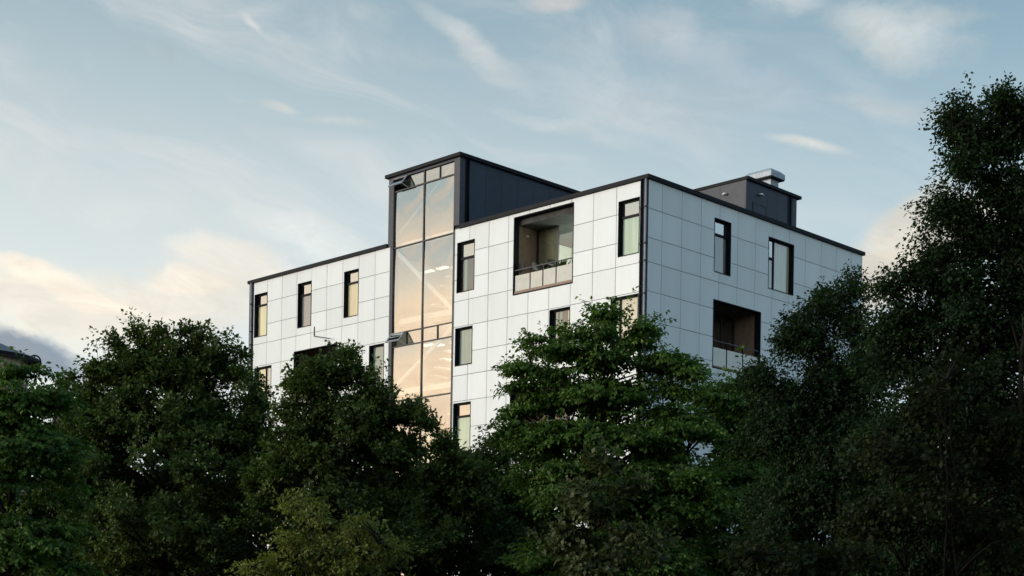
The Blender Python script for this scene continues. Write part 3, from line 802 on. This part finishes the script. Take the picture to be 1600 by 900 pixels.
    for a in range(0, tips, 400):
        d = np.linalg.norm(T[a:a + 400, None, :] - LP[None], axis=2) + np.maximum(LP[None, :, 2] - T[a:a + 400, None, 2], 0) * .8
        par[a:a + 400] = LP[d.argmin(1)]
    if twigs:
        for p, s in zip(T, par):
            ln = np.linalg.norm(p - s)
            m = (p + s) / 2 + np.array([0, 0, .08 * ln])
            mb.tube([s, m, p], [.012 + .004 * ln, .009, .004], 3, cap=False)
    # ---- leaf sprays
    axis = unit(T - np.array([cx, cyy, 0]) * np.array([1, 1, 0]) - np.array([0, 0, 1]) * T[:, 2:3] * 0)
    outw = T - T.mean(0); outw[:, 2] *= .5
    flat = T - np.array([cx, cyy, 0]); flat[:, 2] = 0
    ax = unit(unit(flat) * .8 + unit(outw) * .5 + np.array([0, 0, UP]) + rg.normal(size=T.shape) * .38)
    if style == 'tier': ax = unit(ax * np.array([1, 1, .35]))
    n = tips * per
    ti = np.repeat(np.arange(tips), per)
    scale = np.repeat(rg.uniform(.65, 1.3, tips), per)
    # a few shoots in every spray
    ns = 5
    sh_dir = unit(ax[:, None, :] + rg.normal(size=(tips, ns, 3)) * np.array([.55, .55, .55 * FL]))
    si = rg.integers(0, ns, n)
    sdir = sh_dir[ti, si]
    t = rg.random(n) ** .8
    pos = T[ti] - ax[ti] * (L_ * .45 * scale)[:, None] + sdir * (t * L_ * scale)[:, None]
    lat = np.clip(rg.normal(size=(n, 3)), -1.5, 1.5) * np.array([1, 1, FL]) * (W_ * .42 * (1.05 - .75 * t) * scale)[:, None]
    pos = pos + lat
    if style in ('tier', 'birch'): pos[:, 2] -= (t ** 2) * (.16 if style == 'tier' else .10) * scale
    ld = unit(sdir * .6 + unit(lat) * .5 + rg.normal(size=(n, 3)) * .45 - np.array([0, 0, DROOP]))
    nr = unit(rg.normal(size=(n, 3)) * .45 + unit(outw)[ti] * .55 + np.array([0, 0, .60]))
    sd_ = unit(np.cross(ld, nr)); up = unit(np.cross(sd_, ld))
    ln = (leaf * rg.uniform(.6, 1.3, n))[:, None]; wd = ln * ASP * .5
    cup = ln * rg.uniform(.02, .16, n)[:, None]
    v0 = pos; v1 = pos + ld * ln * .48 + sd_ * wd + up * cup; v2 = pos + ld * ln - up * cup * .6; v3 = pos + ld * ln * .48 - sd_ * wd + up * cup
    V = np.stack([v0, v1, v2, v3], 1).reshape(-1, 3).astype(np.float32)
    k = np.arange(n, dtype=np.int32) * 4
    F = np.stack([k, k + 1, k + 2, k, k + 2, k + 3], 1).reshape(-1)
    me = bpy.data.meshes.new('crown')
    me.vertices.add(len(V)); me.vertices.foreach_set('co', V.reshape(-1))
    me.loops.add(len(F)); me.loops.foreach_set('vertex_index', F)
    me.polygons.add(2 * n); me.polygons.foreach_set('loop_start', np.arange(2 * n, dtype=np.int32) * 3); me.polygons.foreach_set('loop_total', np.full(2 * n, 3, dtype=np.int32))
    me.update(); me.materials.append(MATS[lmat])
    tone = np.clip(np.repeat(rg.random(tips), per) * .70 + rg.random(n) * .30, 0, 1)
    at_ = me.attributes.new('tone', 'FLOAT', 'POINT'); at_.data.foreach_set('value', np.repeat(tone, 4).astype(np.float32))
    root = empty(name, (cx, cyy, 0)); tag(root, label, cat, group)
    inv = Matrix.Translation((-cx, -cyy, 0))
    me.transform(inv)
    link('crown', me, root)['kind'] = 'stuff'
    mb.v = [(p[0] - cx, p[1] - cyy, p[2]) for p in mb.v]
    mb.build('trunk', bark, root, True)
    TREES.append((label, n))
    return root

tree('maple_tree', 'bright green layered tree at the far left edge, below the distant round-roofed building', 'tree', 20, 36,
     [(16, 664, 76, 76), (71, 624, 20, 13), (81, 612, 13, 6), (36, 576, 20, 6), (1, 584, 22, 14), (-39, 634, 54, 56), (36, 634, 40, 27), (10, 740, 120, 110), (60, 700, 50, 60), (20, 860, 130, 100)], 'tier', 620, 84, .125, 'leaf_tier', seed=11)
tree('oak_tree', 'broad dark green tree with the wide bumpy top left of the white building', 'tree', 250, 44,
     [(160, 578, 13, 14), (183, 541, 13, 16), (205, 562, 12, 12), (216, 522, 13, 15), (236, 551, 12, 14), (251, 526, 13, 16), (270, 554, 12, 13), (287, 520, 13, 15), (306, 551, 12, 14), (321, 526, 13, 16), (340, 558, 12, 14), (352, 536, 11, 14), (374, 554, 11, 15), (372, 591, 14, 18), (398, 606, 13, 16), (140, 618, 15, 15), (118, 628, 11, 14), (107, 596, 5, 12), (150, 596, 12, 14), (250, 612, 79, 64), (195, 642, 55, 64), (320, 632, 64, 68), (390, 648, 43, 58), (250, 720, 170, 110), (390, 740, 70, 100), (140, 760, 90, 110), (260, 850, 190, 110), (270, 585, 70, 40), (330, 585, 50, 40), (200, 590, 45, 40), (165, 680, 80, 60), (330, 690, 90, 60), (90, 720, 70, 80)],
     'broad', 1950, 72, .125, 'leaf_broad', trunk_r=.24, seed=12, clump=.7)
tree('oak_tree', 'rounded green tree standing before the foot of the glazed stair tower', 'tree', 545, 41,
     [(540, 556, 12, 12), (515, 584, 13, 13), (552, 586, 12, 12), (490, 586, 13, 13), (574, 600, 12, 13), (468, 606, 13, 14), (595, 620, 12, 14), (614, 648, 12, 14), (450, 639, 12, 16), (645, 650, 12, 12), (660, 664, 12, 7), (535, 590, 24, 20), (490, 619, 24, 20), (582, 640, 24, 26), (540, 658, 75, 60), (470, 704, 47, 70), (555, 734, 94, 90), (625, 724, 36, 56), (440, 774, 56, 80), (545, 844, 127, 100)],
     'broad', 1250, 72, .12, 'leaf_broad', trunk_r=.2, seed=13, clump=.65)
tree('young_tree', 'dark pointed tree beside the lowest tower panes, right of the rounded tree', 'tree', 695, 46,
     [(692, 702, 14, 24), (700, 740, 36, 34), (730, 780, 50, 60), (670, 770, 40, 50), (690, 850, 95, 90)], 'broad', 380, 66, .13, 'leaf_broad', seed=14, trunk_r=.1, clump=.6)
tree('young_tree', 'thin open tree in front of the lowest visible white panels, mid picture', 'tree', 785, 48,
     [(766, 700, 14, 24), (790, 715, 18, 30), (745, 730, 16, 20), (790, 780, 50, 50), (800, 860, 90, 80)], 'shrub', 300, 50, .13, 'leaf_broad', seed=15, trunk_r=.09, clump=.5)
tree('hornbeam_tree', 'bright green tree with layered drooping sprays in front of the building corner', 'tree', 955, 41,
     [(945, 496, 10, 22), (939, 526, 23, 22), (833, 532, 22, 7), (853, 546, 24, 12), (898, 523, 16, 8), (894, 551, 28, 20), (1004, 513, 22, 8), (996, 531, 20, 16), (818, 575, 18, 7), (813, 603, 20, 7), (804, 639, 20, 7), (803, 664, 22, 8), (1066, 568, 22, 11), (1080, 583, 14, 8), (858, 586, 39, 24), (945, 571, 58, 36), (1023, 566, 35, 26), (853, 631, 43, 32), (1042, 611, 39, 34), (940, 626, 78, 50), (850, 690, 70, 50), (960, 690, 110, 60), (1060, 670, 70, 55), (900, 770, 120, 80), (1040, 780, 120, 85), (950, 880, 160, 80)],
     'tier', 1600, 84, .125, 'leaf_tier', trunk_r=.22, seed=16, clump=.75)
tree('hornbeam_tree', 'lower layered green tree under the right-hand loggia', 'tree', 1150, 44,
     [(1105, 620, 40, 28), (1165, 610, 45, 30), (1130, 670, 80, 60), (1200, 690, 60, 70), (1150, 780, 110, 90), (1160, 880, 120, 80)], 'tier', 640, 84, .13, 'leaf_tier', seed=17, clump=.8)
tree('birch_tree', 'grey-green fine-leaved tree overlapping the right end of the white building', 'tree', 1290, 36,
     [(1291, 479, 28, 28), (1331, 454, 24, 20), (1251, 504, 22, 22), (1234, 534, 20, 28), (1266, 544, 42, 40), (1326, 524, 55, 55), (1186, 594, 29, 33), (1211, 624, 40, 46), (1286, 614, 74, 64), (1356, 604, 64, 83), (1225, 690, 70, 80), (1310, 700, 110, 100), (1270, 830, 140, 120)],
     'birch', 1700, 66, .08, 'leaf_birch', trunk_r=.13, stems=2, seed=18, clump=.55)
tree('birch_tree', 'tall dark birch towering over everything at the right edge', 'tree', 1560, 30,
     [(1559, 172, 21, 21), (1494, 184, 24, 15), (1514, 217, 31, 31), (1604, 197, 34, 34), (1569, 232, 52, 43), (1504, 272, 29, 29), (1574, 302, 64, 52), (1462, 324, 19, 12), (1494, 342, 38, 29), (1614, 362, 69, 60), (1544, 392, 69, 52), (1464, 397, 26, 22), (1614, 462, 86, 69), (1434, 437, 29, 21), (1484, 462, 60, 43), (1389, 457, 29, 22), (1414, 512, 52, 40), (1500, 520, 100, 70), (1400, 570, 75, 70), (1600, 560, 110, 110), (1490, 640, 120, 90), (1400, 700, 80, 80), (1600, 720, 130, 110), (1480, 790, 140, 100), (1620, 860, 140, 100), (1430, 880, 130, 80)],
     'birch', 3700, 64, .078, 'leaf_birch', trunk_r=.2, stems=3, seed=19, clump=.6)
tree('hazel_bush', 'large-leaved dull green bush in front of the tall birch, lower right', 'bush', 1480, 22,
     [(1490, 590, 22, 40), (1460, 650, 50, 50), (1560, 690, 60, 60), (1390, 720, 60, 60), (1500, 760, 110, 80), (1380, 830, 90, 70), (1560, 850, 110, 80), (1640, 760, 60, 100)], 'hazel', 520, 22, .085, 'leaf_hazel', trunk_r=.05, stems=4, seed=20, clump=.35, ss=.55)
tree('young_maple', 'slender pale-leaved young tree in front of the layered green tree, bottom centre', 'tree', 952, 25,
     [(930, 722, 20, 20), (900, 770, 30, 22), (985, 765, 30, 22), (940, 800, 60, 30), (985, 850, 60, 36), (890, 850, 46, 34), (940, 890, 80, 30)], 'hazel', 200, 26, .105, 'leaf_young', trunk_r=.04, seed=21, clump=.3, ss=.55)
tree('golden_shrub', 'yellow-green shrub at the bottom edge, left of centre', 'bush', 520, 21,
     [(486, 800, 20, 14), (452, 790, 10, 10), (500, 815, 22, 14), (565, 822, 24, 12), (540, 838, 30, 16), (596, 850, 26, 14), (460, 850, 30, 18), (510, 860, 40, 20), (570, 868, 40, 20), (430, 880, 26, 14), (480, 888, 50, 16), (560, 892, 70, 16), (625, 862, 14, 10), (400, 892, 16, 10)], 'shrub', 420, 20, .062, 'leaf_pale', trunk_r=.03, stems=5, seed=22, clump=.22, ss=.42)
tree('hazel_bush', 'low bush with pale leaf tips at the bottom edge, right of the dark gap', 'bush', 1215, 19,
     [(1235, 872, 50, 16), (1182, 872, 22, 12), (1310, 875, 50, 24), (1230, 905, 120, 24)], 'hazel', 130, 26, .085, 'leaf_hazel', trunk_r=.03, stems=5, seed=23, clump=.28, ss=.5)
under = ['at the far left behind the layered tree', 'under the broad bumpy-topped tree', 'between the bumpy-topped tree and the rounded tree', 'under the rounded tree by the stair tower', 'left of the thin open tree',
         'between the thin open tree and the layered tree', 'behind the trunk of the layered tree', 'behind the slender young tree', 'under the right-hand loggia tree', 'behind the grey-green birch', 'behind the large-leaved bush', 'at the far right below the tall birch']
for i, w in enumerate(under):
    px = -40 + i * 150 + (i * 37) % 40 - 20
    yy = 740 + (i * 53) % 60 if i < 9 else 690
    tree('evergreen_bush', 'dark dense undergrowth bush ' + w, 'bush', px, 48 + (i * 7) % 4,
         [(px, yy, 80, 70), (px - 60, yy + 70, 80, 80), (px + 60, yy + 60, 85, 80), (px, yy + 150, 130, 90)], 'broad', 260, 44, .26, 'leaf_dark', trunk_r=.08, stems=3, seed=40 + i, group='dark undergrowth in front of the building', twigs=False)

# ------------------------------------------------------------------ distant building at the left edge
FD = 100
c0 = at(-35, 560, FD); kpx = FD / FPX
far = empty('round_building', (c0.x, c0.y, 0)); tag(far, 'distant building with dark rounded roof above the far-left tree', 'building')
zt = at(0, 566, FD).z; Rr = 75 * kpx
def ring(r0, z0, r1, z1, a0=0.0, a1=360.0, n=40):
    m = MB()
    for i in range(n + 1):
        a = R(a0 + (a1 - a0) * i / n)
        m.v += [(r0 * math.cos(a), r0 * math.sin(a), z0), (r1 * math.cos(a), r1 * math.sin(a), z1)]
    for i in range(n): m.f.append((2 * i, 2 * i + 2, 2 * i + 3, 2 * i + 1))
    return m
ring(Rr, 0, Rr, zt).build('wall', 'far_cream', far, True)
for k in range(22):
    a = 180 + k * 8.6
    ring(Rr + .08, 4, Rr + .08, zt - .5, a, a + 5.6, 3).build('window', 'far_teal' if k % 4 else 'far_orange', far)
z2 = at(0, 550, FD).z; z3 = at(-30, 538, FD).z
rr_ = ring(Rr + .9, zt, Rr + .9, zt + .25); rr_.build('roof_edge', 'dark_metal', far)
m = ring(Rr + .9, zt + .25, Rr - .3, z2, 0, 360); q = ring(Rr - .3, z2, Rr * .55, z3); nq = len(m.v); m.v += q.v; m.f += [tuple(i + nq for i in f) for f in q.f]
q = ring(Rr * .55, z3, .01, z3 + .25); nq = len(m.v); m.v += q.v; m.f += [tuple(i + nq for i in f) for f in q.f]
q = ring(Rr, zt, Rr + .9, zt); nq = len(m.v); m.v += q.v; m.f += [tuple(i + nq for i in f) for f in q.f]
m.build('roof', 'tower_clad', far, True)
pr_ = at(54, 565, FD); hoop = MB()
cc = Vector((pr_.x - c0.x, 0, pr_.z)); pts = [cc + Vector((math.cos(R(a)) * .42, -.0, math.sin(R(a)) * .42)) for a in range(0, 361, 20)]
hoop.tube(pts, .06, 5).tube([cc - Vector((.42, 0, 0)), cc + Vector((.42, 0, 0))], .04, 4).tube([cc - Vector((0, 0, .42)), cc + Vector((0, 0, .42))], .04, 4)
hoop.build('roof_hoop', 'dark_metal', far)

# ------------------------------------------------------------------ unseen trees added to shade the low foliage, and the wood far behind
def wide_tree(x, y, h, label, seed, cat='tree', group='unseen trees added behind the camera for shade'):
    k = FPX / y if y > 0 else 1
    rg = np.random.default_rng(seed); n = 12000
    c = np.array([[0, 0, h * .55], [h * .16, 0, h * .42], [-h * .16, h * .05, h * .45], [0, -h * .12, h * .36], [0, 0, h * .78]]); r = np.array([h * .30, h * .22, h * .22, h * .22, h * .2])
    i = rg.integers(0, 5, n); d = unit(rg.normal(size=(n, 3))); p = c[i] + d * (r[i] * (1 - .4 * rg.random(n) ** 2))[:, None] * np.array([1, 1, 1.15])
    a = unit(rg.normal(size=(n, 3))); b = unit(np.cross(a, rg.normal(size=(n, 3)))); l = rg.uniform(.22, .42, n)[:, None]
    V = np.stack([p - a * l, p + b * l * .6, p + a * l, p - b * l * .6], 1).reshape(-1, 3)
    me = bpy.data.meshes.new('crown'); me.from_pydata(V.tolist(), [], (np.arange(n)[:, None] * 4 + np.arange(4)).tolist()); me.materials.append(MATS['leaf_dark'])
    o = empty('added_shade_tree', (x, y, 0)); tag(o, label, cat, group)
    link('crown', me, o)['kind'] = 'stuff'
    t = MB().tube([(0, 0, -.1), (.05, 0, h * .3), (0, .1, h * .6), (0, 0, h * .85)], [.3, .22, .14, .03], 8)
    for j in range(7):
        an = j * 2.4; z = h * (.28 + .07 * j); t.tube([(0, 0, z), (math.cos(an) * h * .1, math.sin(an) * h * .1, z + h * .08), (math.cos(an) * h * .22, math.sin(an) * h * .22, z + h * .12)], [.1, .06, .02], 5)
    t.build('trunk', 'bark', o, True)
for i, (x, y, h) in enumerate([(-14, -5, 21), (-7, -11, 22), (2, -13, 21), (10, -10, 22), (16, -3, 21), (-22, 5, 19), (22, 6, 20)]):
    wide_tree(x, y, h, 'tall unseen tree added for shade, ' + ['left of and behind the photographer', 'second tree on the left behind the photographer', 'straight behind the photographer', 'second tree on the right behind the photographer', 'right of and behind the photographer', 'to the left just out of frame', 'to the right just out of frame'][i], 70 + i)
def wood():
    rg = np.random.default_rng(5); n = 46000
    ang = rg.uniform(R(-38), R(38), n); rad = rg.uniform(120, 150, n)
    lump = 14 + 3.2 * np.sin(ang * 37) + 2.4 * np.sin(ang * 83 + 1) + 1.4 * np.sin(ang * 171 + 2)
    z = (rg.random(n) ** .8) * lump
    p = np.stack([np.sin(ang) * rad, np.cos(ang) * rad, z], 1)
    a = unit(rg.normal(size=(n, 3))); b = unit(np.cross(a, rg.normal(size=(n, 3)))); l = rg.uniform(.4, .9, n)[:, None]
    V = np.stack([p - a * l, p + b * l * .6, p + a * l, p - b * l * .6], 1).reshape(-1, 3)
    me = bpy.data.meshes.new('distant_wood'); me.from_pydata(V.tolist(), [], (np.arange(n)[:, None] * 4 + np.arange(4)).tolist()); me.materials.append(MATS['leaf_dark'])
    o = link('distant_wood', me); tag(o, 'dark far-off wood behind the trees and the building', 'wood', kind='stuff')
wood()
